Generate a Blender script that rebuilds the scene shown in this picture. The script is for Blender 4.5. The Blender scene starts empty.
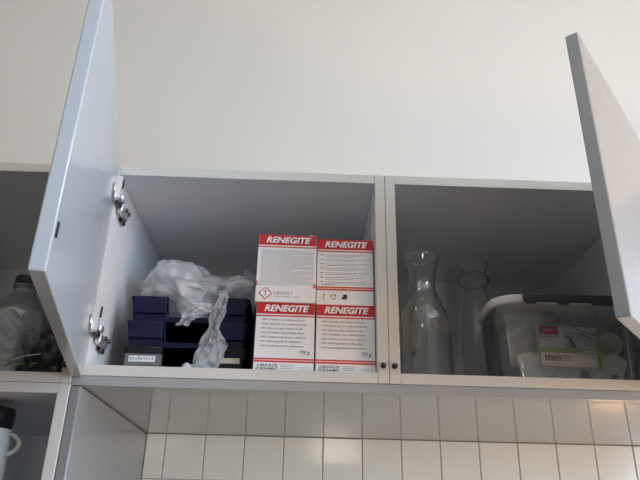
import bpy, bmesh, math, random
from mathutils import Vector, Matrix, noise
random.seed(7)
S = bpy.context.scene
C = S.collection
Z0 = 1.5            # height of the cupboard floor above the kitchen floor

# ------------------------------------------------------------------ materials
def mat(name, col, rough=.5, spec=.5, metal=0, var=0., vscale=8., bump=0., bscale=60., coat=0., trans=0., ior=1.5, coat_rough=.08):
    m = bpy.data.materials.new(name); m.use_nodes = True
    nt = m.node_tree; b = nt.nodes['Principled BSDF']
    b.inputs['Base Color'].default_value = (*col, 1)
    b.inputs['Roughness'].default_value = rough
    b.inputs['Specular IOR Level'].default_value = spec
    b.inputs['Metallic'].default_value = metal
    b.inputs['Coat Weight'].default_value = coat
    b.inputs['Coat Roughness'].default_value = coat_rough
    b.inputs['Transmission Weight'].default_value = trans
    b.inputs['IOR'].default_value = ior
    tc = nt.nodes.new('ShaderNodeTexCoord')
    if var:
        n = nt.nodes.new('ShaderNodeTexNoise'); n.inputs['Scale'].default_value = vscale; n.inputs['Detail'].default_value = 4
        r = nt.nodes.new('ShaderNodeValToRGB')
        r.color_ramp.elements[0].position = .3; r.color_ramp.elements[1].position = .7
        r.color_ramp.elements[0].color = (*[c*(1-var) for c in col], 1)
        r.color_ramp.elements[1].color = (*[min(1, c*(1+var)) for c in col], 1)
        nt.links.new(tc.outputs['Object'], n.inputs['Vector']); nt.links.new(n.outputs['Fac'], r.inputs['Fac'])
        nt.links.new(r.outputs['Color'], b.inputs['Base Color'])
    if bump:
        n = nt.nodes.new('ShaderNodeTexNoise'); n.inputs['Scale'].default_value = bscale; n.inputs['Detail'].default_value = 3
        bp = nt.nodes.new('ShaderNodeBump'); bp.inputs['Strength'].default_value = bump; bp.inputs['Distance'].default_value = .002
        nt.links.new(tc.outputs['Object'], n.inputs['Vector']); nt.links.new(n.outputs['Fac'], bp.inputs['Height'])
        nt.links.new(bp.outputs['Normal'], b.inputs['Normal'])
    return m

def film(name, tint, clear, gloss=.12, rough=.15, scatter=.5, wrinkle=0.):
    """thin clear plastic: part see-through, part milky, with a sheen"""
    m = bpy.data.materials.new(name); m.use_nodes = True
    nt = m.node_tree; nt.nodes.clear()
    N = nt.nodes.new; L = nt.links.new
    out = N('ShaderNodeOutputMaterial')
    t = N('ShaderNodeBsdfTransparent'); t.inputs['Color'].default_value = (.97, .98, .98, 1)
    d = N('ShaderNodeBsdfDiffuse'); d.inputs['Color'].default_value = (*tint, 1)
    tl = N('ShaderNodeBsdfTranslucent'); tl.inputs['Color'].default_value = (*tint, 1)
    g = N('ShaderNodeBsdfGlossy'); g.inputs['Roughness'].default_value = rough
    a = N('ShaderNodeMixShader'); a.inputs[0].default_value = scatter
    L(d.outputs[0], a.inputs[1]); L(tl.outputs[0], a.inputs[2])
    b = N('ShaderNodeMixShader'); L(a.outputs[0], b.inputs[1]); L(t.outputs[0], b.inputs[2])
    tc = N('ShaderNodeTexCoord'); n = N('ShaderNodeTexNoise'); n.inputs['Scale'].default_value = 30; n.inputs['Detail'].default_value = 4
    mr = N('ShaderNodeMapRange'); mr.inputs['From Min'].default_value = .3; mr.inputs['From Max'].default_value = .7
    mr.inputs['To Min'].default_value = max(0, clear-.18); mr.inputs['To Max'].default_value = min(1, clear+.1)
    L(tc.outputs['Object'], n.inputs['Vector']); L(n.outputs['Fac'], mr.inputs['Value']); L(mr.outputs[0], b.inputs[0])
    f = N('ShaderNodeFresnel'); f.inputs['IOR'].default_value = 1.35
    mx = N('ShaderNodeMath'); mx.operation = 'MULTIPLY_ADD'; mx.inputs[1].default_value = .8; mx.inputs[2].default_value = gloss*.25
    L(f.outputs[0], mx.inputs[0])
    c = N('ShaderNodeMixShader'); L(mx.outputs[0], c.inputs[0]); L(b.outputs[0], c.inputs[1]); L(g.outputs[0], c.inputs[2])
    if wrinkle:
        n2 = N('ShaderNodeTexNoise'); n2.inputs['Scale'].default_value = 45; n2.inputs['Detail'].default_value = 11
        n2.inputs['Distortion'].default_value = 1.2
        bp = N('ShaderNodeBump'); bp.inputs['Strength'].default_value = wrinkle; bp.inputs['Distance'].default_value = .01
        L(tc.outputs['Object'], n2.inputs['Vector']); L(n2.outputs['Fac'], bp.inputs['Height'])
        for q in (d, tl, g): L(bp.outputs['Normal'], q.inputs['Normal'])
    L(c.outputs[0], out.inputs['Surface'])
    return m

M = {}
M['plaster'] = mat('plaster', (.76, .70, .615), .9, .2, var=.012, vscale=3, bump=.12, bscale=220)
M['ceiling'] = mat('ceiling_paint', (.86, .85, .82), .9, .2, var=.01)
M['sidewall'] = mat('warm_plaster', (.16, .135, .10), .9, .2, var=.02)
M['darkwall'] = mat('dark_wood_wall', (.055, .042, .032), .6, .3, var=.15, vscale=4)
M['floorboards'] = mat('floor_wood', (.07, .05, .032), .5, .4, var=.15, vscale=5)
M['tile'] = mat('glazed_tile', (.84, .85, .76), .12, .5, var=.015, vscale=14)
M['grout'] = mat('grout', (.50, .48, .44), .9, .2, var=.06, vscale=60)
M['carcass'] = mat('white_laminate', (.80, .81, .825), .38, .45, var=.01, vscale=6, bump=.03, bscale=300)
M['edge'] = mat('edge_band', (.67, .645, .595), .4, .4, var=.012, vscale=10)
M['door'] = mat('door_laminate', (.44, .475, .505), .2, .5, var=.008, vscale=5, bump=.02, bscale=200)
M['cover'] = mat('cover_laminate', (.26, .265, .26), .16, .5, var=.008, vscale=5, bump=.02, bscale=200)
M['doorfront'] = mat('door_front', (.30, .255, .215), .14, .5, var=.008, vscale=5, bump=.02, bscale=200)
M['under'] = mat('gloss_underside', (.44, .46, .46), .05, .5, var=.01, vscale=6, ior=1.5)
M['pelmet'] = mat('pelmet_edge', (.37, .37, .355), .4, .4, var=.02, vscale=12)
M['chrome'] = mat('nickel', (.80, .79, .76), .18, .5, metal=1, var=.05, vscale=60)
M['nickel'] = mat('bright_nickel', (.86, .86, .84), .34, .5, metal=.85, var=.03, vscale=60)
M['rubber'] = mat('black_rubber', (.02, .02, .022), .45, .5, var=.2, vscale=80)
M['darkmetal'] = mat('dark_metal', (.10, .09, .085), .3, .5, metal=.8, var=.2, vscale=90)
M['seam'] = mat('dark_seam', (.03, .03, .03), .8, .2, var=.2, vscale=50)
M['navy'] = mat('navy_plastic', (.0035, .0058, .036), .4, .25, var=.12, vscale=20, bump=.05, bscale=250)
M['black'] = mat('black_plastic', (.006, .0065, .009), .4, .3, var=.15, vscale=20, bump=.05, bscale=250)
M['holder'] = mat('clear_holder', (.16, .16, .16), .15, .5, var=.1, vscale=40)
M['paper'] = mat('paper', (.82, .81, .78), .85, .2, var=.02, vscale=30, bump=.15, bscale=90)
M['filterpaper'] = mat('filter_paper', (.84, .82, .76), .9, .15, var=.03, vscale=30, bump=.3, bscale=120)
M['beige'] = mat('beige_card', (.62, .57, .45), .8, .2, var=.05, vscale=40)
M['carton'] = mat('white_carton', (.80, .795, .80), .5, .35, var=.012, vscale=20)
M['red'] = mat('red_ink', (.55, .018, .026), .45, .4, var=.04, vscale=40)
M['pink'] = mat('pale_red_ink', (.80, .50, .48), .5, .35, var=.03, vscale=40)
M['ink'] = mat('black_ink', (.035, .035, .04), .6, .3, var=.1, vscale=60)
M['greyink'] = mat('grey_ink', (.30, .31, .34), .6, .3, var=.08, vscale=80)
M['softink'] = mat('soft_grey_ink', (.47, .48, .52), .6, .3, var=.08, vscale=80)
M['whiteink'] = mat('white_ink', (.86, .85, .85), .5, .3, var=.01, vscale=40)
M['green'] = mat('green_ink', (.27, .50, .06), .5, .35, var=.05, vscale=40)
M['brownink'] = mat('brown_ink', (.16, .11, .10), .6, .3, var=.2, vscale=60)
M['greyphoto'] = mat('grey_photo_ink', (.52, .50, .49), .6, .3, var=.12, vscale=60)
M['glass'] = mat('clear_glass', (.95, .97, .98), .0, .5, trans=.99, ior=1.52, var=.005, vscale=10)
M['bag'] = film('milky_bag', (.95, .955, .98), .24, .3, .20, .45, wrinkle=.45)
M['bagthin'] = film('thin_bag', (.90, .92, .96), .58, .4, .20, .4, wrinkle=.9)
M['tub'] = film('clear_tub', (.62, .66, .65), .985, .06, .07, .4)
M['jarplastic'] = film('clear_jar', (.8, .82, .84), .78, .5, .08, .4)
M['lidwhite'] = mat('lid_white', (.80, .80, .78), .4, .4, var=.02, vscale=20)
M['lidgrey'] = mat('lid_grey', (.055, .055, .062), .42, .4, var=.1, vscale=30)
M['porcelain'] = mat('porcelain', (.78, .75, .71), .15, .5, var=.015, vscale=20)
M['blackmug'] = mat('black_glaze', (.012, .011, .011), .2, .5, var=.1, vscale=20)
M['blackbag'] = mat('black_film', (.012, .013, .012), .3, .5, var=.3, vscale=30, bump=.5, bscale=40)
M['leafgreen'] = mat('green_print', (.10, .22, .04), .5, .3, var=.2, vscale=60)

# ------------------------------------------------------------------ mesh helpers
class MB:
    """collects shapes with material slots, then links them as one mesh object"""
    def __init__(s): s.v = []; s.f = []; s.mi = []; s.sm = []; s.mats = []
    def slot(s, m):
        if m not in s.mats: s.mats.append(m)
        return s.mats.index(m)
    def add(s, vs, fs, m, smooth=False, mx=None):
        o = len(s.v); k = s.slot(m)
        for v in vs:
            v = Vector(v); s.v.append(mx @ v if mx else v)
        for f in fs: s.f.append([i+o for i in f]); s.mi.append(k); s.sm.append(smooth)
        return s
    def bm(s, b, m, smooth=False, mx=None):
        b.verts.index_update()
        s.add([v.co.copy() for v in b.verts], [[v.index for v in f.verts] for f in b.faces], m, smooth, mx); b.free(); return s
    def box(s, a, b, m, bev=0, seg=2, mx=None, front=None):
        bm = bmesh.new(); bmesh.ops.create_cube(bm, size=1)
        for v in bm.verts: v.co = Vector([a[i]+(b[i]-a[i])*(v.co[i]+.5) for i in range(3)])
        if bev: bmesh.ops.bevel(bm, geom=bm.edges[:], offset=bev, segments=seg, affect='EDGES', profile=.5)
        bm.normal_update()
        if front:      # the faces looking out of the cupboard carry the edge band
            bm.faces.index_update(); o = len(s.f); n = [f.normal.y < -.5 for f in bm.faces]
            s.bm(bm, m, False, mx); k = s.slot(front)
            for i, q in enumerate(n):
                if q: s.mi[o+i] = k
            return s
        return s.bm(bm, m, False, mx)
    def lathe(s, prof, m, n=48, at=(0, 0, 0), mx=None):
        vs = []; fs = []; L = len(prof)
        for k in range(n):
            a = 2*math.pi*k/n
            for r, z in prof: vs.append((at[0]+r*math.cos(a), at[1]+r*math.sin(a), at[2]+z))
        for k in range(n):
            for i in range(L-1):
                a0 = k*L+i; b0 = ((k+1) % n)*L+i
                fs.append([a0, b0, b0+1, a0+1])
        bm = bmesh.new(); V = [bm.verts.new(v) for v in vs]
        for f in fs: bm.faces.new([V[i] for i in f])
        bmesh.ops.remove_doubles(bm, verts=bm.verts[:], dist=1e-6)
        bmesh.ops.dissolve_degenerate(bm, edges=bm.edges[:], dist=1e-7)
        bmesh.ops.recalc_face_normals(bm, faces=bm.faces[:])
        return s.bm(bm, m, True, mx)
    def tube(s, pts, r, m, n=10, mx=None, flat=1.):
        pts = [Vector(p) for p in pts]; vs = []; fs = []
        for i, p in enumerate(pts):
            t = (pts[min(i+1, len(pts)-1)]-pts[max(i-1, 0)]).normalized()
            u = t.cross(Vector((0, 1, 0)));
            if u.length < .1: u = t.cross(Vector((1, 0, 0)))
            u.normalize(); w = t.cross(u)
            rr = r[i] if isinstance(r, (list, tuple)) else r
            for k in range(n):
                a = 2*math.pi*k/n; vs.append(p+u*rr*math.cos(a)+w*rr*flat*math.sin(a))
        for i in range(len(pts)-1):
            for k in range(n): fs.append([i*n+k, i*n+(k+1) % n, (i+1)*n+(k+1) % n, (i+1)*n+k])
        fs.append(list(range(n))[::-1]); fs.append([(len(pts)-1)*n+k for k in range(n)])
        return s.add(vs, fs, m, True, mx)
    def flat(s, x0, z0, x1, z1, y, m, mx=None):       # printed rectangle facing -y
        return s.add([(x0, y, z0), (x1, y, z0), (x1, y, z1), (x0, y, z1)], [[0, 1, 2, 3]], m, False, mx)
    def poly(s, pts, y, m, mx=None):
        return s.add([(x, y, z) for x, z in pts], [list(range(len(pts)))], m, False, mx)
    def text(s, body, x, z, h, m, y, width=None, shear=0, bold=0, align='L', mx=None):
        cu = bpy.data.curves.new('t', 'FONT'); cu.body = body; cu.size = 1; cu.shear = shear; cu.offset = bold
        cu.resolution_u = 3
        o = bpy.data.objects.new('t', cu); C.objects.link(o)
        me = bpy.data.meshes.new_from_object(o.evaluated_get(bpy.context.evaluated_depsgraph_get()))
        bpy.data.objects.remove(o); bpy.data.curves.remove(cu)
        if not len(me.vertices): return s
        xs = [v.co.x for v in me.vertices]; w = max(xs)-min(xs); k = h/.72
        kx = width/w if width else k
        ox = min(xs) if align == 'L' else max(xs)
        s.add([(x+(v.co.x-ox)*kx, y, z+v.co.y*k) for v in me.vertices], [list(p.vertices) for p in me.polygons], m, False, mx)
        bpy.data.meshes.remove(me); return s
    def build(s, name, parent=None, at=(0, 0, 0), autosmooth=None):
        me = bpy.data.meshes.new(name); me.from_pydata([tuple(v) for v in s.v], [], s.f)
        for m in s.mats: me.materials.append(m)
        me.polygons.foreach_set('material_index', s.mi); me.polygons.foreach_set('use_smooth', s.sm)
        me.update()
        o = bpy.data.objects.new(name, me); C.objects.link(o); o.location = at
        if parent: o.parent = parent
        return o

def tag(o, label=None, cat=None, group=None, kind=None):
    if label: o['label'] = label
    if cat: o['category'] = cat
    if group: o['group'] = group
    if kind: o['kind'] = kind
    return o
def thing(name, label, cat, loc=(0, 0, 0), rz=0, group=None):
    o = bpy.data.objects.new(name, None); o.empty_display_size = .05; C.objects.link(o)
    o.location = (loc[0], loc[1], loc[2]+Z0); o.rotation_euler = (0, 0, rz)
    return tag(o, label, cat, group)
def copy_tree(o, parent=None):
    c = o.copy(); C.objects.link(c); c.parent = parent
    for ch in [q for q in list(C.objects) if q.parent == o]: copy_tree(ch, c)
    return c

# ------------------------------------------------------------------ measures (metres, from the cupboard floor's front edge)
T = .018
XL, XR = -.4583, .4923          # inner faces: left side of the middle unit, right side of the right unit
ZT = .3438                      # inner height
DB = .4745                     # back panel face
ZU = -.0325
WALL = .4905

# ------------------------------------------------------------------ the room
def struct(mb, name, label=None):
    o = mb.build(name, at=(0, 0, Z0)); return tag(o, label, None, None, 'structure')
RX0, RX1, RY0, CEIL = -3.0, 2.3, -3.6, 1.55
struct(MB().box((RX0, WALL, -Z0), (RX1, WALL+.12, CEIL), M['plaster']), 'wall_back', 'cream painted wall above the cupboards')
struct(MB().box((RX0-.12, RY0-.12, -Z0), (RX0, WALL+.12, CEIL), M['darkwall']), 'wall_left')
struct(MB().box((RX0, RY0-.12, -Z0), (RX1, RY0, CEIL), M['sidewall']), 'wall_front')
WY0, WY1, WZ0, WZ1 = -3.2, -.75, -.65, 1.15
struct(MB().box((RX1, RY0-.12, -Z0), (RX1+.12, WALL+.12, WZ0), M['plaster']).box((RX1, RY0-.12, WZ1), (RX1+.12, WALL+.12, CEIL), M['plaster'])
       .box((RX1, RY0-.12, WZ0), (RX1+.12, WY0, WZ1), M['plaster']).box((RX1, WY1, WZ0), (RX1+.12, WALL+.12, WZ1), M['plaster']), 'wall_right')
wf = MB()
for a, b in ((WY0, WY0+.05), ((WY0+WY1)/2-.03, (WY0+WY1)/2+.03), (WY1-.05, WY1)): wf.box((RX1+.03, a, WZ0), (RX1+.09, b, WZ1), M['edge'], .004)
wf.box((RX1+.03, WY0, WZ0), (RX1+.09, WY1, WZ0+.05), M['edge'], .004).box((RX1+.03, WY0, WZ1-.05), (RX1+.09, WY1, WZ1), M['edge'], .004)
struct(wf, 'window_1')
struct(MB().box((RX0-.12, RY0-.12, -Z0-.1), (RX1+.12, WALL+.12, -Z0), M['floorboards']), 'floor')
struct(MB().box((RX0-.12, RY0-.12, CEIL), (RX1+.12, WALL+.12, CEIL+.1), M['ceiling']), 'ceiling')

# tiled splashback under the cupboards: glazed tiles standing proud of the grout
TW, TH = .0870, .094
tl = MB().box((XL-.0, WALL-.006, ZU-.62), (RX1, WALL, ZU-.0005), M['grout'])
x0 = -.4166
for i in range(-1, 31):
    for j in range(7):
        a = (max(XL, x0+(i-0)*TW+.0011), WALL-.0085, ZU-.001-(j+1)*TH+.0011); b = (x0+(i+1)*TW-.0011, WALL-.002, ZU-.001-j*TH-(.0 if j == 0 else .0011))
        if b[0] > RX1 or b[0] <= XL+.004: continue
        tl.box(a, b, M['tile'], .0012, 1)
struct(tl, 'trim_1', 'cream tiled splashback below the wall cupboards')

# ------------------------------------------------------------------ cupboards
def cabinet(name, label, x0, x1, zb, zt, bt, group):
    """x0, x1 are the inner faces"""
    r = thing(name, label, 'cabinet', (0, 0, 0), 0, group)
    z0, z1 = zb-bt, zt+T
    for a, b in ((x0-T, x0), (x1, x1+T)):
        MB().box((a+.0002, 0, z0), (b-.0002, DB+.012, z1), M['carcass'], .0008, 1, front=M['edge']).build('side_panel', r)
    MB().box((x0, .0004, zt), (x1, DB, z1), M['carcass'], .0008, 1, front=M['edge']).build('top_panel', r)
    MB().box((x0, .0004, z0), (x1, DB, zb), M['carcass'], .0008, 1, front=M['edge']).build('bottom_panel', r)
    MB().box((x0, DB, z0), (x1, DB+.008, z1), M['carcass']).build('back_panel', r)
    return r
def bumper(parent, x, z, y=0):
    mb = MB(); mx = Matrix.Translation((x, y, z)) @ Matrix.Rotation(math.pi/2, 4, 'X')
    mb.lathe([(0, 0), (.0046, 0), (.0046, .004), (.0040, .0062), (.0022, .0072), (0, .0074)], M['rubber'], 20, mx=mx)
    mb.lathe([(.0018, .0070), (.0018, .0082), (0, .0084)], M['darkmetal'], 14, mx=mx)
    o = mb.build('door_bumper', parent); o['label'] = 'small round black door bumper'
    return o
def door(parent, hinge, ang, length, z0, z1, thick_sign, face=None):
    """slab hung on its hinge line; the free edge points along ang"""
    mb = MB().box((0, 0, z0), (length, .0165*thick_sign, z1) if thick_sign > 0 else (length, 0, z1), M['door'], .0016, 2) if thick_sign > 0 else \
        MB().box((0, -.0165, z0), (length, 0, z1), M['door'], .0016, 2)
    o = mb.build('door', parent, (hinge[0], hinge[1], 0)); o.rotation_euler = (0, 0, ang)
    return o

mid = cabinet('wall_cabinet', 'middle wall cupboard holding navy trays and four red and white cartons', XL, -.0002, 0, ZT, .0173, 'white wall cupboards')
mid.location.x = 0
right = cabinet('wall_cabinet', 'right wall cupboard holding glass carafes and a clear tub', .0362, XR, 0, ZT, .0173, 'white wall cupboards')
ZLB = -.0135
left = cabinet('wall_cabinet', 'dark left wall cupboard holding a jar and crumpled plastic bags', -.95, XL-2*T, ZLB, ZT, .0160, 'white wall cupboards')
far = cabinet('wall_cabinet', 'closed white wall cupboard beyond the half open door', XR+2*T+.0006, .985, 0, ZT, .0173, 'white wall cupboards')
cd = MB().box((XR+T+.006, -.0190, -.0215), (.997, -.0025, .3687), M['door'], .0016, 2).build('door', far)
bumper(mid, .0088, .011); bumper(right, .0268, .0108); bumper(left, XL-1.75*T, -.0017)

# middle unit's door, hinged on the left and swung wide
LH = (-.4600, -.004); LV = (-.3625-LH[0], -.4435-LH[1]); LA = math.atan2(LV[1], LV[0])
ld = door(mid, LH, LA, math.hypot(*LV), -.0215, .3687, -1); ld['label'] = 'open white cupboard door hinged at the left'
pl = MB().box((math.hypot(*LV)-.0115, 0, .0180), (math.hypot(*LV)-.0072, .0022, .0352), M['rubber'], .0008, 1).build('catch_plate', ld)
pl['label'] = 'small black catch plate'
# right unit's door, hinged on the right, half open
RH = (.5085, -.0045); RV = (.2136-RH[0], -.3596-RH[1]); RA = math.atan2(RV[1], RV[0])
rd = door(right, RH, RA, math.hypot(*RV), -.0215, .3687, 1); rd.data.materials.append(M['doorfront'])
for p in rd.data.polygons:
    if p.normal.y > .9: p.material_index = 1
rd['label'] = 'half open white cupboard door hinged at the right'

fd = door(left, (-.951, -.004), math.radians(-36), .44, -.0215, .3687, -1); fd['label'] = 'unseen white door added at the far left to shade the cupboard'  # out-of-view door added and angled to keep light out of the left cupboard

def hinge(parent, z):
    """sprung cup hinge: flange plate on the door, bent arm, mounting plate on the side panel"""
    inv = (Matrix.Translation((LH[0], LH[1], 0)) @ Matrix.Rotation(LA, 4, 'Z')).inverted()
    mb = MB()
    mb.box((.004, 0, z-.014), (.015, .0120, z+.030), M['nickel'], .001, 1)                      # flange on the door's inner face
    mb.lathe([(0, 0), (.013, 0), (.013, .003), (0, .003)], M['chrome'], 24, mx=Matrix.Translation((.019, .0005, z-.002)) @ Matrix.Rotation(-math.pi/2, 4, 'X'))
    def b(a, c, m, bev=.001): mb.box(a, c, m, bev, 1, mx=inv)
    b((XL, .026, z-.032), (XL+.0025, .062, z+.000), M['chrome'])                                  # mounting plate
    b((XL+.0025, .012, z-.026), (XL+.012, .056, z-.008), M['nickel'], .0025)                      # arm
    b((XL+.004, -.006, z-.019), (XL+.011, .014, z-.006), M['darkmetal'], .002)                    # knuckle links
    b((XL+.003, .000, z-.010), (XL+.014, .020, z+.004), M['nickel'], .003)                        # bright housing
    b((XL+.0025, .040, z-.034), (XL+.009, .056, z-.022), M['darkmetal'], .002)
    for yy, zz in ((.034, -.0125), (.050, -.0125)):
        mb.lathe([(0, 0), (.0042, 0), (.0042, .002), (.003, .003), (0, .003)], M['darkmetal'], 14,
                 mx=inv @ Matrix.Translation((XL+.013, yy, z+zz)) @ Matrix.Rotation(math.pi/2, 4, 'Y'))
    mb.box((.0000, .0005, z+.012), (.0042, .0145, z+.030), M['rubber'], .001, 1)
    o = mb.build('hinge', parent); o['label'] = 'nickel sprung cup hinge'; return o
hinge(ld, .302); hinge(ld, .064)

# board under the middle and right units with a glossy underside
ub = MB().box((XL-T+.0004, .0015, ZU), (1.0, WALL-.0005, -.0178), M['under'], .0006, 1, front=M['pelmet'])
tag(ub.build('underside_board', at=(0, 0, Z0)), 'glossy grey board fixed beneath the row of white wall cupboards', 'board')

# open unit below the left cupboard with a covering side panel
lo = thing('shelf_unit', 'open white shelf unit below the left cupboard holding a mug', 'shelf unit')
ZL1 = ZLB-.016-.0006
MB().box((-.968, 0, -.62), (-.95, WALL-.002, ZL1), M['carcass'], .0008, 1, front=M['edge']).build('side_panel', lo)
MB().box((XL-2*T, 0, -.62), (XL-T-.0003, WALL-.002, ZL1), M['carcass'], .0008, 1, front=M['edge']).build('side_panel', lo)
MB().box((-.95, .0004, ZL1-.0155), (XL-2*T, WALL-.01, ZL1), M['carcass'], .0008, 1, front=M['edge']).build('top_panel', lo)
for z in (-.1990, -.62): MB().box((-.95, .012, z), (XL-2*T, WALL-.01, z+.016), M['carcass'], .0008, 1, front=M['edge']).build('shelf', lo)
MB().box((-.95, WALL-.01, -.62), (XL-2*T, WALL-.002, ZL1), M['carcass']).build('back_panel', lo)
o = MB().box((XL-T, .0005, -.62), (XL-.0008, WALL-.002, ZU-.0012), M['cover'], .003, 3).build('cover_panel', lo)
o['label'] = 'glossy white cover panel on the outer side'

# ------------------------------------------------------------------ red and white cartons
BW, BD = .0972, .075
LINES = ['<DE> Entkalker für Kaffeemaschinen', '<GB> Descaler for coffeemachines', '<FR> Détartrant pour machines à café',
         '<NL> Ontkalker voor koffiemachines', '<ES> Desincrustante para cafeteras', '<DK> Afkalkningsmiddel for kaffemaskiner', '<NO> Avkalkningsmiddel for kaffemaskiner']
def wordbars(mb, x0, x1, z, h, m, y, rnd):
    x = x0
    while x < x1-.001:
        w = min(rnd.uniform(.0015, .0065), x1-x); mb.flat(x, z, x+w, z+h, y, m); x += w+rnd.uniform(.0006, .0011)
def band(mb, h, y):
    mb.flat(0.0004, h-.0200, BW-.0004, h-.0004, y, M['red'])
    mb.flat(0.0004, h-.0245, BW-.0004, h-.0222, y, M['red'])
    mb.text('RENEGITE', .0135, h-.0160, .0112, M['ink'], y-.00012, BW*.77, .28, .032)
    mb.text('RENEGITE', .0128, h-.0153, .0112, M['whiteink'], y-.00025, BW*.77, .28, .032)
def pair(mb, z, y, xa=.0004, xb=BW-.0004):
    mb.flat(xa, z, xb, z+.0026, y, M['red']); mb.flat(xa, z+.0026, xb, z+.0044, y, M['pink']); mb.flat(xa, z+.0044, xb, z+.0068, y, M['red'])
def sidebands(mb, h, lowz):
    for X, s in ((-.00006, 1), (BW+.00006, -1)):
        for a, b, m in ((h-.020, h-.0004, 'red'), (h-.0245, h-.0222, 'red'), (lowz, lowz+.0026, 'red'), (lowz+.0044, lowz+.0068, 'red')):
            v = [(X, .0005, a), (X, BD-.0005, a), (X, BD-.0005, b), (X, .0005, b)]
            mb.add(v, [[0, 3, 2, 1] if s > 0 else [0, 1, 2, 3]], M[m])
def carton(label, loc, rz, h, kind):
    r = thing('descaler_carton', label, 'carton', loc, rz, 'red and white cartons')
    MB().box((0, 0, 0), (BW, BD, h), M['carton'], .0007, 2).build('carton_body', r)
    mb = MB(); y = -.00015; rnd = random.Random(hash(kind) % 97 if False else len(label))
    band(mb, h, y)
    if kind == 'front':
        sidebands(mb, h, .0165)
        pair(mb, .0168, y)
        for k, t in enumerate(LINES):
            z = h-.0315-k*.0074
            mb.text(t, .0085, z, .0030, M['ink'], y, .0720+.004*math.sin(k*2.1), .2, .007)
        mb.text('750 g', .0735, .0318, .0054, M['ink'], y, .0175, .25, .012)
        wordbars(mb, .0715, .0915, .0283, .0010, M['softink'], y, rnd)
        mb.text('BRAVILOR', .0115, .0098, .0042, M['ink'], y, .028, 0, .02); mb.text('BONAMAT', .0115, .0045, .0042, M['ink'], y, .028, 0, .02)
        for q in range(4): mb.flat(.0040+.0006*q, .0045+.0024*q, .0100, .0059+.0024*q, y, M['greyink'])
        for q in range(3): wordbars(mb, .044, .064, .0122-.0028*q, .0010, M['greyink'], y, rnd)
        for q in range(2): wordbars(mb, .072, .093, .0088-.0028*q, .0010, M['softink'], y, rnd)
    elif kind == 'back':
        sidebands(mb, h, .0295)
        pair(mb, .0295, y, .0004, .0035); pair(mb, .0265, y, BW-.0048, BW-.0004)
        z = h-.0300; i = 0
        while z > .0285:
            wordbars(mb, .0060, (.0925 if i % 5 else .0925-rnd.uniform(.01, .04)), z, .00095, M['softink'], y, rnd); z -= .00185; i += 1
        cx, cz, R_ = .0160, .0150, .0112
        mb.poly([(cx-R_, cz), (cx, cz-R_), (cx+R_, cz), (cx, cz+R_)], y-.0001, M['red'])
        k = R_*.80; mb.poly([(cx-k, cz), (cx, cz-k), (cx+k, cz), (cx, cz+k)], y-.0002, M['whiteink'])
        mb.poly([(cx-.0011, cz+.0052), (cx-.0006, cz-.0012), (cx+.0006, cz-.0012), (cx+.0011, cz+.0052)], y-.0003, M['ink'])
        mb.flat(cx-.0009, cz-.0042, cx+.0009, cz-.0024, y-.0003, M['ink'])
        mb.text('UN2967', .0300, .0135, .0058, M['greyink'], y, .0300, 0, .012); mb.text('SULPHAMIC ACID', .0300, .0085, .0031, M['greyink'], y, .0430)
    else:
        sidebands(mb, h, .0265)
        pair(mb, .0265, y)
        for k in range(7):
            z = h-.0310-k*.0084
            mb.flat(.0060, z, .0115, z+.0011, y, M['ink'])
            wordbars(mb, .0150, rnd.uniform(.080, .0935), z, .0010, M['greyink'], y, rnd)
            wordbars(mb, .0150, rnd.uniform(.060, .0935), z-.0029, .0010, M['greyink'], y, rnd)
        wordbars(mb, .0085, .030, .0362, .0012, M['ink'], y, rnd)
        # icons: thermometer arrow, recycling ring, crossed bin
        mb.flat(.0118, .0105, .0128, .0205, y, M['ink']); mb.flat(.0100, .0098, .0130, .0112, y, M['ink']); mb.flat(.0128, .0185, .0165, .0190, y, M['softink'])
        for a in range(3):
            p0 = []; p1 = []
            for q in range(6):
                t = math.radians(a*120+q*17); p0.append((.0290+.0050*math.cos(t), .0148+.0050*math.sin(t))); p1.append((.0290+.0033*math.cos(t), .0148+.0033*math.sin(t)))
            mb.poly(p0+p1[::-1], y, M['ink'])
        mb.flat(.0430, .0105, .0520, .0150, y, M['ink']); mb.flat(.0458, .0150, .0520, .0195, y, M['ink']); mb.flat(.0445, .0160, .0456, .0185, y, M['ink'])
    mb.build('front_print', r)
    return r
bl = carton('lower left red and white carton, beside the navy trays, with weight print', (-.1990, .0195, 0), .004, .1185, 'front')
br = carton('lower right red and white carton against the partition, with weight print', (-.0988, .0200, 0), 0, .1180, 'front')
tlb = carton('upper left red and white carton with warning diamond and torn top', (-.2028, .0165, .1185), .010, .1245, 'back'); tlb.scale.x = 1.045
trb = carton('upper right red and white carton with three small black icons', (-.0998, .0230, .1180), -.006, .1225, 'icons')
fl = MB(); rnd = random.Random(4)
for k in range(9):       # torn paper edges of the opened top
    x = .012+k*.0088; w = rnd.uniform(.004, .009); hh = rnd.uniform(.0010, .0042); yy = rnd.uniform(.0, .004)
    fl.add([(x, yy, .1240), (x+w, yy, .1240), (x+w*.8, yy+.002, .1245+hh), (x+w*.3, yy+.003, .1245+hh*rnd.uniform(.6, 1.2))], [[0, 1, 2, 3]], M['carton'])
    fl.add([(x, yy+.0006, .1240), (x+w, yy+.0006, .1240), (x+w*.8, yy+.0026, .1245+hh), (x+w*.3, yy+.0036, .1245+hh)], [[3, 2, 1, 0]], M['red'])
o = fl.build('torn_flap', tlb); o['label'] = 'ragged torn top edge'

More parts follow.
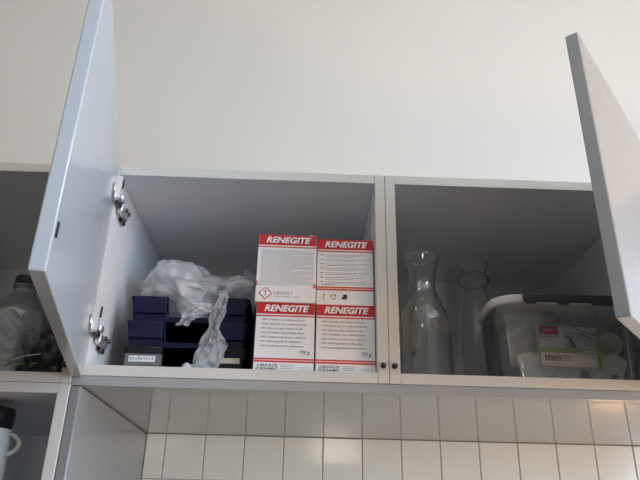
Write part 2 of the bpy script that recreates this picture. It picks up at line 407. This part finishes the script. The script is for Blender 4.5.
# ------------------------------------------------------------------ navy trays
def tray_mesh(w, d, h, tap, notch0, notch1, lip, m):
    """open tray with sloping sides, rolled rim and a deep cut-out in the front wall"""
    mb = MB(); t = .003
    def wall(a0, a1, b0, b1, nrm):   # a: bottom corners, b: top corners (outer); thickness inward
        n = Vector(nrm)*t; o = [Vector(a0), Vector(a1), Vector(b1), Vector(b0)]; i = [p+n for p in o]
        mb.add(o+i, [[0, 1, 2, 3], [7, 6, 5, 4], [0, 4, 5, 1], [3, 2, 6, 7], [1, 5, 6, 2], [0, 3, 7, 4]], m)
    B = ((tap, tap), (w-tap, tap), (w-tap, d-tap), (tap, d-tap)); Tp = ((0, 0), (w, 0), (w, d), (0, d))
    mb.box((tap, tap, 0), (w-tap, d-tap, t), m, .001, 1)
    wall((*B[1], 0), (*B[2], 0), (*Tp[1], h), (*Tp[2], h), (-1, 0, 0))
    wall((*B[3], 0), (*B[0], 0), (*Tp[3], h), (*Tp[0], h), (1, 0, 0))
    wall((*B[2], 0), (*B[3], 0), (*Tp[2], h), (*Tp[3], h), (0, -1, 0))
    def fy(z): return tap*(1-z/h)
    # front wall: two ears standing either side of the cut-out, a low lip between them
    for xa, xb, za, zb in ((None, notch0, 0, h), (notch1, None, 0, h), (notch0, notch1, 0, lip)):
        e0 = (lambda z: fy(z)) if xa is None else (lambda z, q=xa: q)
        e1 = (lambda z: w-fy(z)) if xb is None else (lambda z, q=xb: q)
        wall((e0(za), fy(za), za), (e1(za), fy(za), za), (e0(zb), fy(zb), zb), (e1(zb), fy(zb), zb), (0, 1, 0))
    r = .0026
    mb.tube([(notch0, .001, h), (0.002, .001, h), (0, .004, h), (0, d, h), (w, d, h), (w, .004, h), (w-.002, .001, h), (notch1, .001, h)], r, m, 8)
    mb.tube([(notch0, .001, h), (notch0+.001, fy(h*.6)+.001, h*.6), (notch0+.004, fy(lip)+.0015, lip), (notch1-.004, fy(lip)+.0015, lip), (notch1-.001, fy(h*.6)+.001, h*.6), (notch1, .001, h)], r*.8, m, 8)
    # solid raised ears
    for a, b in ((.004, notch0-.001), (notch1+.001, w-.004)):
        mb.box((a, -.0035, h*.30), (b, .006, h-.001), m, .0022, 2)
    return mb
def tray(label, loc, h, m, rz=0, w=.206):
    r = thing('desk_tray', label, 'tray', loc, rz, 'stacked plastic trays')
    tray_mesh(w, .30, h, .006, .063, .150, h*.16, m).build('tray_body', r)
    return r
t3 = tray('black bottom tray of the stack with a paper label', (-.4215, .070, 0), .0490, M['black'], 0, .204)
t2 = tray('navy plastic tray in the middle of the stack of three', (-.4230, .071, .0518), .0430, M['navy'], .003, .2055)
t1 = tray('navy plastic tray on top of the stack, under the bag', (-.4225, .073, .0978), .0420, M['navy'], -.006, .2050)
h = MB().box((.004, -.0105, .014), (.066, -.0030, .036), M['holder'], .004, 3)
h.flat(.012, .0215, .056, .0315, -.0108, M['paper'])
rnd = random.Random(3)
for k in range(9): h.flat(.014+k*.0045, .0235+rnd.uniform(0, .002), .0168+k*.0045, .0275+rnd.uniform(0, .003), -.0110, M['greyink'])
o = h.build('label_holder', t3); o['label'] = 'clear holder with a white paper label'
o = MB().box((.164, -.0048, .024), (.196, -.0034, .033), M['beige'], .0004, 1).build('paper_label', t3); o['label'] = 'small beige paper label'

# dark cartons behind the red and white ones
for lab, z, hh in (('lower black carton with beige lid, behind the red and white cartons', 0, .154), ('upper black carton with beige lid, behind the red and white cartons', .1542, .048)):
    r = thing('storage_carton', lab, 'carton', (-.2115, .100, z), 0, 'black cartons with beige lids')
    MB().box((.001, .001, 0), (.099, .149, hh-.010), M['black'], .0015, 2).build('carton_body', r)
    MB().box((0, 0, hh-.0125), (.1, .15, hh), M['beige'], .0015, 2).build('lid', r)

# ------------------------------------------------------------------ crumpled plastic bags
def blob(balls, voxel, amp, freq, seed, cut=None, m=None):
    """one crumpled skin over several rounded lumps"""
    bm = bmesh.new()
    for c, rr in balls:
        mx = Matrix.Translation(c) @ Matrix.Diagonal((*rr, 1))
        bmesh.ops.create_icosphere(bm, subdivisions=3, radius=1, matrix=mx)
    me = bpy.data.meshes.new('b'); bm.to_mesh(me); bm.free()
    o = bpy.data.objects.new('b', me); C.objects.link(o)
    md = o.modifiers.new('r', 'REMESH'); md.mode = 'VOXEL'; md.voxel_size = voxel
    s = o.modifiers.new('s', 'SMOOTH'); s.factor = .6; s.iterations = 6
    ev = bpy.data.meshes.new_from_object(o.evaluated_get(bpy.context.evaluated_depsgraph_get()))
    bpy.data.objects.remove(o); bpy.data.meshes.remove(me)
    off = Vector((seed*3.1, seed*1.7, seed*.9)); nr = [v.normal.copy() for v in ev.vertices]
    vs = []
    for v, n in zip(ev.vertices, nr):
        p = v.co*freq+off
        warp = noise.noise_vector(p*.6)*.7; q = p+warp
        q = Vector((q.x*.60+q.z*.35, q.y*.8, q.z*1.15))
        d = (1-abs(noise.noise(q))*2.6)*.62 + (1-abs(noise.noise(q*2.1+Vector((3, 1, 7))))*2.4)*.30 + (1-abs(noise.noise(q*4.3))*2.2)*.10
        w = v.co + n*amp*(d-.35)
        if cut is not None: w = cut(w)
        vs.append(w)
    fs = [list(p.vertices) for p in ev.polygons]; bpy.data.meshes.remove(ev)
    return MB().add(vs, fs, m, True)
def strip(path, widths, amp, seed, m, nu=36, nv=14, fold=.4):
    """hanging crumpled sheet of plastic that follows a path"""
    P_ = [Vector(p) for p in path]; vs = []; fs = []
    for i in range(nu):
        t = i/(nu-1)*(len(P_)-1); k = min(int(t), len(P_)-2); f = t-k
        f2 = f*f*(3-2*f)*.4+f*.6; c = P_[k].lerp(P_[k+1], f2); w = widths[k]*(1-f2)+widths[k+1]*f2
        for j in range(nv):
            s = j/(nv-1)-.5
            q = Vector((s*6+seed, i*.28, seed*2.3)); q2 = q*2.1
            dy = -abs(noise.noise(q))*amp*2-fold*w*(math.cos(s*7+i*.25)*.25) + noise.noise(q2)*amp
            dx = noise.noise(q+Vector((9, 3, 1)))*amp
            vs.append(c+Vector((s*w+dx, dy, noise.noise(q2+Vector((4, 0, 7)))*amp*.8)))
    for i in range(nu-1):
        for j in range(nv-1): fs.append([i*nv+j, i*nv+j+1, (i+1)*nv+j+1, (i+1)*nv+j])
    return MB().add(vs, fs, m, True)
bag = thing('plastic_bag', 'white translucent crumpled plastic bag lying on the navy trays', 'bag', (0, 0, 0))
def keep(w):
    lo = .142
    if w.z < lo and not (-.352 < w.x < -.285): w.z = lo+(w.z-lo)*.05
    if w.z < .108: w.z = .108
    if w.x < XL+.006: w.x = XL+.006
    if w.x > -.232: w.y = min(w.y, .096)
    if w.x > -.206: w.x = -.206
    if w.z < .142 and w.y < .09: w.y = max(w.y, .056)
    return w
balls = [((-.366, .16, .186), (.060, .080, .046)), ((-.372, .15, .160), (.060, .070, .022)), ((-.340, .17, .208), (.034, .050, .028)), ((-.325, .14, .165), (.060, .075, .034)),
         ((-.290, .17, .178), (.060, .080, .026)), ((-.255, .18, .182), (.045, .080, .024)), ((-.236, .12, .174), (.030, .045, .016)), ((-.318, .110, .140), (.032, .036, .026))]
blob(balls, .0032, .015, 17, 2.3, keep, M['bag']).build('bag_body', bag)
o = strip([(-.258, .070, .156), (-.259, .060, .146), (-.266, .056, .115), (-.272, .052, .080), (-.270, .050, .050), (-.276, .046, .022), (-.285, .042, .004)],
          [.020, .020, .022, .020, .044, .046, .058], .005, 3.7, M['bagthin']).build('handle', bag); o['label'] = 'torn strip of plastic hanging from the bag'
o = strip([(-.290, .062, .128), (-.300, .058, .110), (-.318, .056, .096), (-.326, .056, .084)], [.040, .044, .024, .016], .005, 8.1, M['bagthin'], 24, 12).build('handle', bag)
o['label'] = 'short plastic loop hanging from the bag'
blob([((-.308, .040, .008), (.008, .010, .0085)), ((-.295, .041, .0045), (.016, .010, .0045))], .0022, .003, 60, 4.4, lambda w: Vector((w.x, w.y, max(w.z, .0006))), M['bag']).build('knot', bag)

# ------------------------------------------------------------------ glass carafes
def glass_thing(name, label, cat, loc, prof_out, thick, base, group=None):
    r = thing(name, label, cat, loc, 0, group)
    # dense smooth profile
    def smooth(pr):
        out = []
        for i in range(len(pr)-1):
            p0 = pr[max(i-1, 0)]; p1 = pr[i]; p2 = pr[i+1]; p3 = pr[min(i+2, len(pr)-1)]
            for k in range(6):
                t = k/6
                out.append(tuple(.5*((2*p1[a])+(-p0[a]+p2[a])*t+(2*p0[a]-5*p1[a]+4*p2[a]-p3[a])*t*t+(-p0[a]+3*p1[a]-3*p2[a]+p3[a])*t**3) for a in (0, 1)))
        out.append(pr[-1]); return out
    so = smooth(prof_out)
    inn = [(max(rr-thick, .001), z) for rr, z in so if z > base]
    top = so[-1]
    prof = [(0, 0), (so[0][0]*.8, 0)]+so[:-1]+[(top[0]+.0006, top[1]-.0010), (top[0]+.0004, top[1]+.0012), (top[0]-thick*.5, top[1]+.0020), (top[0]-thick-.0004, top[1]+.0012), (top[0]-thick-.0006, top[1]-.0010)]+inn[:-1][::-1]+[(inn[0][0]*.8, base), (0, base)]
    MB().lathe(prof, M['glass'], 64).build('glass_body', r)
    return r
glass_thing('glass_carafe', 'clear glass carafe with flared rim beside the partition', 'carafe', (.1050, .140, 0),
            [(.046, .001), (.0490, .006), (.0488, .06), (.0486, .105), (.0455, .135), (.037, .160), (.0275, .182), (.0242, .199), (.0255, .222), (.0290, .243), (.0350, .262)], .0030, .010)
glass_thing('glass_bottle', 'clear glass bottle with ringed collar behind the clear tub', 'bottle', (.2415, .275, 0),
            [(.040, .001), (.0418, .006), (.0416, .074), (.0405, .139), (.0358, .193), (.0270, .235), (.0242, .252), (.0255, .259), (.0322, .264), (.0332, .270), (.0318, .277), (.0275, .283), (.0285, .293), (.0338, .307)], .0030, .010)
jug = glass_thing('glass_jug', 'small glass jug mostly hidden behind the partition and carafe', 'jug', (.0760, .330, 0),
                  [(.030, .001), (.0320, .006), (.0320, .10), (.0310, .19), (.0330, .215)], .002, .006)
MB().tube([(.0290, 0, .190), (.0400, -.004, .200), (.0480, -.006, .190), (.0500, -.006, .165), (.0460, -.005, .140), (.0315, 0, .118)], .0032, M['glass'], 12).build('handle', jug)

# ------------------------------------------------------------------ clear tub of coffee filters
def rrect(x0, y0, x1, y1, r, n=8):
    out = []
    for cx, cy, a in ((x1-r, y0+r, -90), (x1-r, y1-r, 0), (x0+r, y1-r, 90), (x0+r, y0+r, 180)):
        for k in range(n+1):
            t = math.radians(a+90*k/n); out.append((cx+r*math.cos(t), cy+r*math.sin(t)))
    return out
def loft(mb, rings, m, cap0=True, cap1=True, smooth=True):
    n = len(rings[0]); vs = [p for r in rings for p in r]; fs = []
    for i in range(len(rings)-1):
        for k in range(n): fs.append([i*n+k, i*n+(k+1) % n, (i+1)*n+(k+1) % n, (i+1)*n+k])
    if cap0: fs.append(list(range(n))[::-1])
    if cap1: fs.append([(len(rings)-1)*n+k for k in range(n)])
    return mb.add(vs, fs, m, smooth)
TX0, TX1, TY0, TY1, TZ = .2190, .4720, .060, .205, .150
tub = thing('storage_tub', 'clear plastic tub with grey clip lid holding coffee filters', 'tub', (0, 0, 0))
rings = [[(x, y, z) for x, y in rrect(TX0+ins, TY0+ins, TX1-ins, TY1-ins, .040-ins*.5)] for ins, z in ((.016, .0005), (.008, .003), (.005, .012), (.002, .08), (.0, TZ-.006), (-.002, TZ-.005), (-.002, TZ))]
inner = [[(x, y, z) for x, y in rrect(TX0+ins, TY0+ins, TX1-ins, TY1-ins, .040-ins*.5)] for ins, z in ((.002, TZ), (.004, .08), (.0075, .014), (.012, .006), (.020, .0035))]
loft(MB(), rings+inner, M['tub'], True, True).build('tub_body', tub)
lid = loft(MB(), [[(x, y, z) for x, y in rrect(TX0+i, TY0+i, TX1-i, TY1-i, .042-i)] for i, z in ((-.0045, TZ-.005), (-.0055, TZ-.002), (-.0055, TZ+.008), (-.003, TZ+.011), (.004, TZ+.0115))], M['lidwhite']).build('lid', tub)
lid['label'] = 'white lid'
mb = MB().box((.2640, TY0-.0125, TZ-.0040), (.4640, TY0-.0055, TZ+.0105), M['lidgrey'], .002, 2)
for a, b in ((.268, .287), (.325, .345), (.385, .462)): mb.box((a, TY0-.0120, TZ-.0075), (b, TY0-.0055, TZ-.0030), M['lidgrey'], .001, 1)
o = mb.build('clip_bar', tub); o['label'] = 'dark grey clip bar along the lid front'

def cone_filter(name, label, loc, rot, w, hh, bulge, seed, group):
    """folded paper coffee filter: two bulging sheets joined along a sloping seam"""
    nu, nv = 14, 10; vs = []; fs = []
    for side in (-1, 1):
        for i in range(nu):
            for j in range(nv):
                u = i/(nu-1)-.5; v = j/(nv-1)
                half = w*(.52+.48*v); x = u*half
                edge = (1-(2*u)**2)*(.15+.85*v)
                yb = side*(bulge*edge)+noise.noise(Vector((u*5+seed, v*4, side*3)))*.006*edge+.0004*side
                vs.append((x, yb, v*hh+.010*(1-(2*u)**2)*v+noise.noise(Vector((u*4, seed, v*3)))*.003*v))
    for s in range(2):
        o_ = s*nu*nv
        for i in range(nu-1):
            for j in range(nv-1):
                f = [o_+i*nv+j, o_+(i+1)*nv+j, o_+(i+1)*nv+j+1, o_+i*nv+j+1]; fs.append(f if s == 0 else f[::-1])
    bm = MB().add(vs, fs, M['filterpaper'], True)
    o = bm.build(name, None, (loc[0], loc[1], loc[2]+Z0)); o.rotation_euler = rot
    sd = o.modifiers.new('thick', 'SOLIDIFY'); sd.thickness = .0004
    return tag(o, label, 'coffee filter', group)
G = 'paper filters in the clear tub'
cone_filter('coffee_filter', 'white paper filter standing upright at the left inside the tub', (.276, .118, .044), (.15, .12, .10), .094, .094, .012, 1.2, G)
cone_filter('coffee_filter', 'white paper filter rising behind the top of the printed packet', (.345, .155, .058), (-.1, -.10, -.05), .110, .075, .012, 2.7, G)
cone_filter('coffee_filter', 'white paper filter lying low at the left of the packet', (.282, .090, .006), (.05, .20, .05), .080, .046, .010, 4.1, G)
cone_filter('coffee_filter', 'white paper filter lying beneath the printed packet', (.335, .098, .004), (.05, -.15, -.1), .090, .040, .010, 5.5, G)
cone_filter('coffee_filter', 'white paper filter lying low at the right, below the cup', (.410, .096, .004), (.05, .05, .1), .082, .052, .012, 6.8, G)

pk = thing('filter_packet', 'printed packet with red block and green stripe inside the tub', 'packet', (.2895, .070, .0380), 0)
PW, PH = .1050, .0715
pk.rotation_euler = (0, math.radians(1.5), 0)
MB().box((0, 0, 0), (PW, .016, PH), M['carton'], .0008, 1).build('packet_body', pk)
mb = MB(); y = -.0002
mb.flat(.0010, PH-.0160, .0340, PH-.0010, y, M['red'])
rnd = random.Random(11); wordbars(mb, .0080, .0320, PH-.0100, .0035, M['pink'], y-.0001, rnd)
wordbars(mb, .0020, .0340, PH-.0210, .0018, M['red'], y, rnd)
mb.flat(.0008, .0235, PW-.0010, .0325, y, M['green']); mb.flat(PW-.0062, .0010, PW-.0008, PH-.0010, y-.0001, M['green'])
wordbars(mb, .0720, .0960, .0258, .0030, M['whiteink'], y-.0002, rnd)
mb.flat(.0440, .0328, PW-.0064, PH-.0090, y, M['greyphoto'])
mb.poly([(.0440, .0560), (.0560, .0520), (.0650, .0330), (.0540, .0330), (.0520, .0500), (.0440, .0535)], y-.0002, M['brownink'])
for (xa, za, xb, zb) in ((.066, .0665, .098, .0555), (.070, .0605, .098, .0485)):
    mb.poly([(xa, za), (xb, zb), (xb, zb+.0022), (xa, za+.0022)], y-.0002, M['brownink'])
mb.poly([(.066, .0630), (.098, .0520), (.098, .0550), (.066, .0660)], y-.00015, M['whiteink'])
x = .0070
while x < .0350:
    w = rnd.choice((.0007, .0012, .0018)); mb.flat(x, .0085, x+w, .0185, y, M['ink']); x += w+rnd.choice((.0005, .0009))
for q in range(3): wordbars(mb, .0390, .0530, .0170-.0040*q, .0018, M['ink'], y, rnd)
wordbars(mb, .0070, .0700, .0035, .0012, M['softink'], y, rnd)
mb.build('front_print', pk)

cup = thing('paper_cup', 'pale round cup lying on its side at the tub\'s right end', 'cup', (.4180, .076, .0800))
mx = Matrix.Rotation(-math.pi/2, 4, 'X')
MB().lathe([(.0150, .055), (.0195, .002), (.0205, 0), (.0205, -.0015), (.0192, -.0015), (.0188, .002), (.0142, .054), (0, .054), (0, .055), (.0150, .055)], M['filterpaper'], 40, mx=mx).build('cup_body', cup)
bt = thing('little_bottle', 'tiny bottle with dark cap lying at the tub\'s lower right', 'bottle', (.4140, .0735, .0190))
MB().lathe([(0, .040), (.0080, .040), (.0090, .038), (.0090, .010), (.0050, .004), (.0046, .002), (0, .002)], M['filterpaper'], 24, mx=mx).build('bottle_body', bt)
o = MB().lathe([(0, -.006), (.0048, -.006), (.0056, -.004), (.0056, .003), (0, .003)], M['lidgrey'], 20, mx=mx).build('cap', bt)

# ------------------------------------------------------------------ left cupboard
jar = thing('plastic_jar', 'clear plastic jar with dark screw lid in the left cupboard', 'jar', (-.650, .160, ZLB))
prof = [(0, .001), (.050, .001), (.058, .006), (.060, .014), (.060, .125), (.056, .140), (.040, .160), (.026, .176), (.0200, .184), (.0200, .200)]
MB().lathe(prof+[(r-.0015, z) for r, z in prof[:0:-1]]+[(0, .004)], M['jarplastic'], 48).build('jar_body', jar)
mb = MB().lathe([(0, .199), (.0205, .199), (.0212, .201), (.0212, .213), (.0195, .2155), (0, .2155)], M['rubber'], 36)
mb.lathe([(.0225, .194), (.0230, .1955), (.0225, .197), (.0205, .197), (.0205, .194), (.0225, .194)], M['jarplastic'], 36)
mb.build('lid', jar)
fill = blob([((0, 0, .034), (.046, .046, .024)), ((.006, 0, .066), (.042, .040, .030)), ((-.008, -.002, .095), (.032, .034, .030))], .005, .010, 32, 6.2,
            lambda w: Vector((w.x, w.y, max(w.z, .005))) if math.hypot(w.x, w.y) < .055 else Vector((w.x*.055/math.hypot(w.x, w.y), w.y*.055/math.hypot(w.x, w.y), max(w.z, .005))), M['blackbag']).build('dark_wrapping', None, (-.650, .160, ZLB+Z0))
tag(fill, 'crumpled black wrapping stuffed inside the clear jar', 'wrapping')
wb = blob([((-.640, .060, .048), (.044, .030, .045)), ((-.612, .062, .035), (.030, .026, .034)), ((-.640, .064, .090), (.034, .022, .034)), ((-.618, .058, .076), (.026, .020, .026))], .0042, .012, 24, 9.4,
          lambda w: Vector((min(w.x, -.5925), w.y, max(w.z, .001))), M['bagthin']).build('plastic_bag', None, (0, 0, ZLB+Z0))
tag(wb, 'white crumpled plastic bag in the left cupboard before the jar', 'bag')
bb = thing('black_bag', 'black plastic bag with green print in the left cupboard corner', 'bag', (0, 0, ZLB))
blob([((-.548, .090, .040), (.036, .040, .042)), ((-.542, .110, .080), (.032, .045, .050)), ((-.560, .085, .020), (.036, .030, .022))], .0045, .010, 26, 3.3,
     lambda w: Vector((max(-.5900, min(w.x, XL-2*T-.004)), w.y, max(w.z, .001))), M['blackbag']).build('bag_body', bb)
mb = MB()
for k in range(3):
    a = -.600+k*.020
    mb.tube([(a, .034-.002*k, .014), (a+.008, .032-.002*k, .019), (a+.016, .031-.002*k, .020)], [.0008, .0020, .0008], M['leafgreen'], 6)
mb.tube([(-.592, .036, .026), (-.570, .032, .032), (-.545, .034, .037)], .0007, M['filterpaper'], 6)
mb.build('green_print', bb)

# ------------------------------------------------------------------ mugs on the open shelf
SH = -.1830
def mug(name, label, loc, m, r, hh, ang, hz, hs, group=None):
    q = thing(name, label, 'mug', loc, ang, group)
    pr = [(0, 0), (r*.85, 0), (r*.95, .003), (r, .012), (r, hh-.002), (r-.0015, hh), (r-.0035, hh-.002), (r-.0035, .010), (r*.8, .006), (0, .006)]
    MB().lathe(pr, m, 48).build('mug_body', q)
    pts = [(r-.002+.021*math.sin(math.pi*k/12)**.6 if 0 < k < 12 else r-.002, 0, hz-k/12*hs) for k in range(13)]
    MB().tube(pts, [.0036]*13, m, 10, flat=1.3).build('handle', q)
    return q
mug('coffee_mug', 'white coffee mug with curved handle on the open shelf', (-.6240, .085, SH+.0003), M['porcelain'], .0380, .0930, -.12, .0860, .0330, group='mugs on the open shelf')
mug('coffee_mug', 'black mug stacked on top of the white coffee mug', (-.6240, .085, SH+.0936), M['blackmug'], .0360, .0330, 2.6, .0280, .0220, group='mugs on the open shelf')

# ------------------------------------------------------------------ daylight, added fill lights, camera
w = bpy.data.worlds.new('sky'); S.world = w; w.use_nodes = True
bg = w.node_tree.nodes['Background']; bg.inputs['Color'].default_value = (.555, .758, 1, 1); bg.inputs['Strength'].default_value = 8.0
ld_ = bpy.data.lights.new('window_daylight', 'AREA'); ld_.shape = 'RECTANGLE'; ld_.size = WZ1-WZ0; ld_.size_y = WY1-WY0
lo_ = bpy.data.objects.new('window_daylight', ld_); C.objects.link(lo_)
lo_.location = (RX1+.06, (WY0+WY1)/2, Z0+(WZ0+WZ1)/2); lo_.rotation_euler = (0, math.radians(90), 0)
ld_.cycles.is_portal = True
def lamp(name, loc, watts, col, r=.12):
    l = bpy.data.lights.new(name, 'POINT'); l.energy = watts; l.color = col; l.shadow_soft_size = r
    o = bpy.data.objects.new(name, l); C.objects.link(o); o.location = (loc[0], loc[1], loc[2]+Z0)
lamp('fill_light_high', (-1.3, -1.0, 1.36), 4.5, (1, .74, .50))  # added warm fill for the left of the wall, no fixture
lamp('fill_light_high', (1.1, -1.9, 1.15), 14, (1, .82, .62))  # added fill to lift the wall brightness, no fixture
lamp('fill_light_low', (.10, -2.3, -.35), 9, (1, .92, .80), .15)  # added neutral fill that brightens the right cupboard's interior
lamp('fill_light_low', (1.25, -.85, -.50), 21, (1, .56, .28))  # warm light added low on the right, its source unseen

pitch, yaw, roll = .43725, .02267, .02280
cp, sp, cy, sy = math.cos(pitch), math.sin(pitch), math.cos(yaw), math.sin(yaw)
f = Vector((sy*cp, cy*cp, sp)); rt = Vector((cy, -sy, 0)); up = rt.cross(f)
r0 = rt*math.cos(roll)+up*math.sin(roll); u0 = -rt*math.sin(roll)+up*math.cos(roll)
cam = bpy.data.cameras.new('camera'); cam.sensor_width = 36; cam.lens = 649.41/640*36; cam.clip_start = .02
co = bpy.data.objects.new('camera', cam); C.objects.link(co)
m = Matrix((r0, u0, -f)).transposed().to_4x4(); m.translation = Vector((-.11935, -1.01441, -.24659+Z0)); co.matrix_world = m
S.camera = co
S.view_settings.view_transform = 'Standard'; S.view_settings.look = 'None'; S.view_settings.gamma = 1; S.view_settings.use_curve_mapping = False
S.view_settings.exposure = .48
S.cycles.use_denoising = True
S.cycles.max_bounces = 16; S.cycles.diffuse_bounces = 6; S.cycles.glossy_bounces = 6; S.cycles.transmission_bounces = 12; S.cycles.transparent_max_bounces = 24
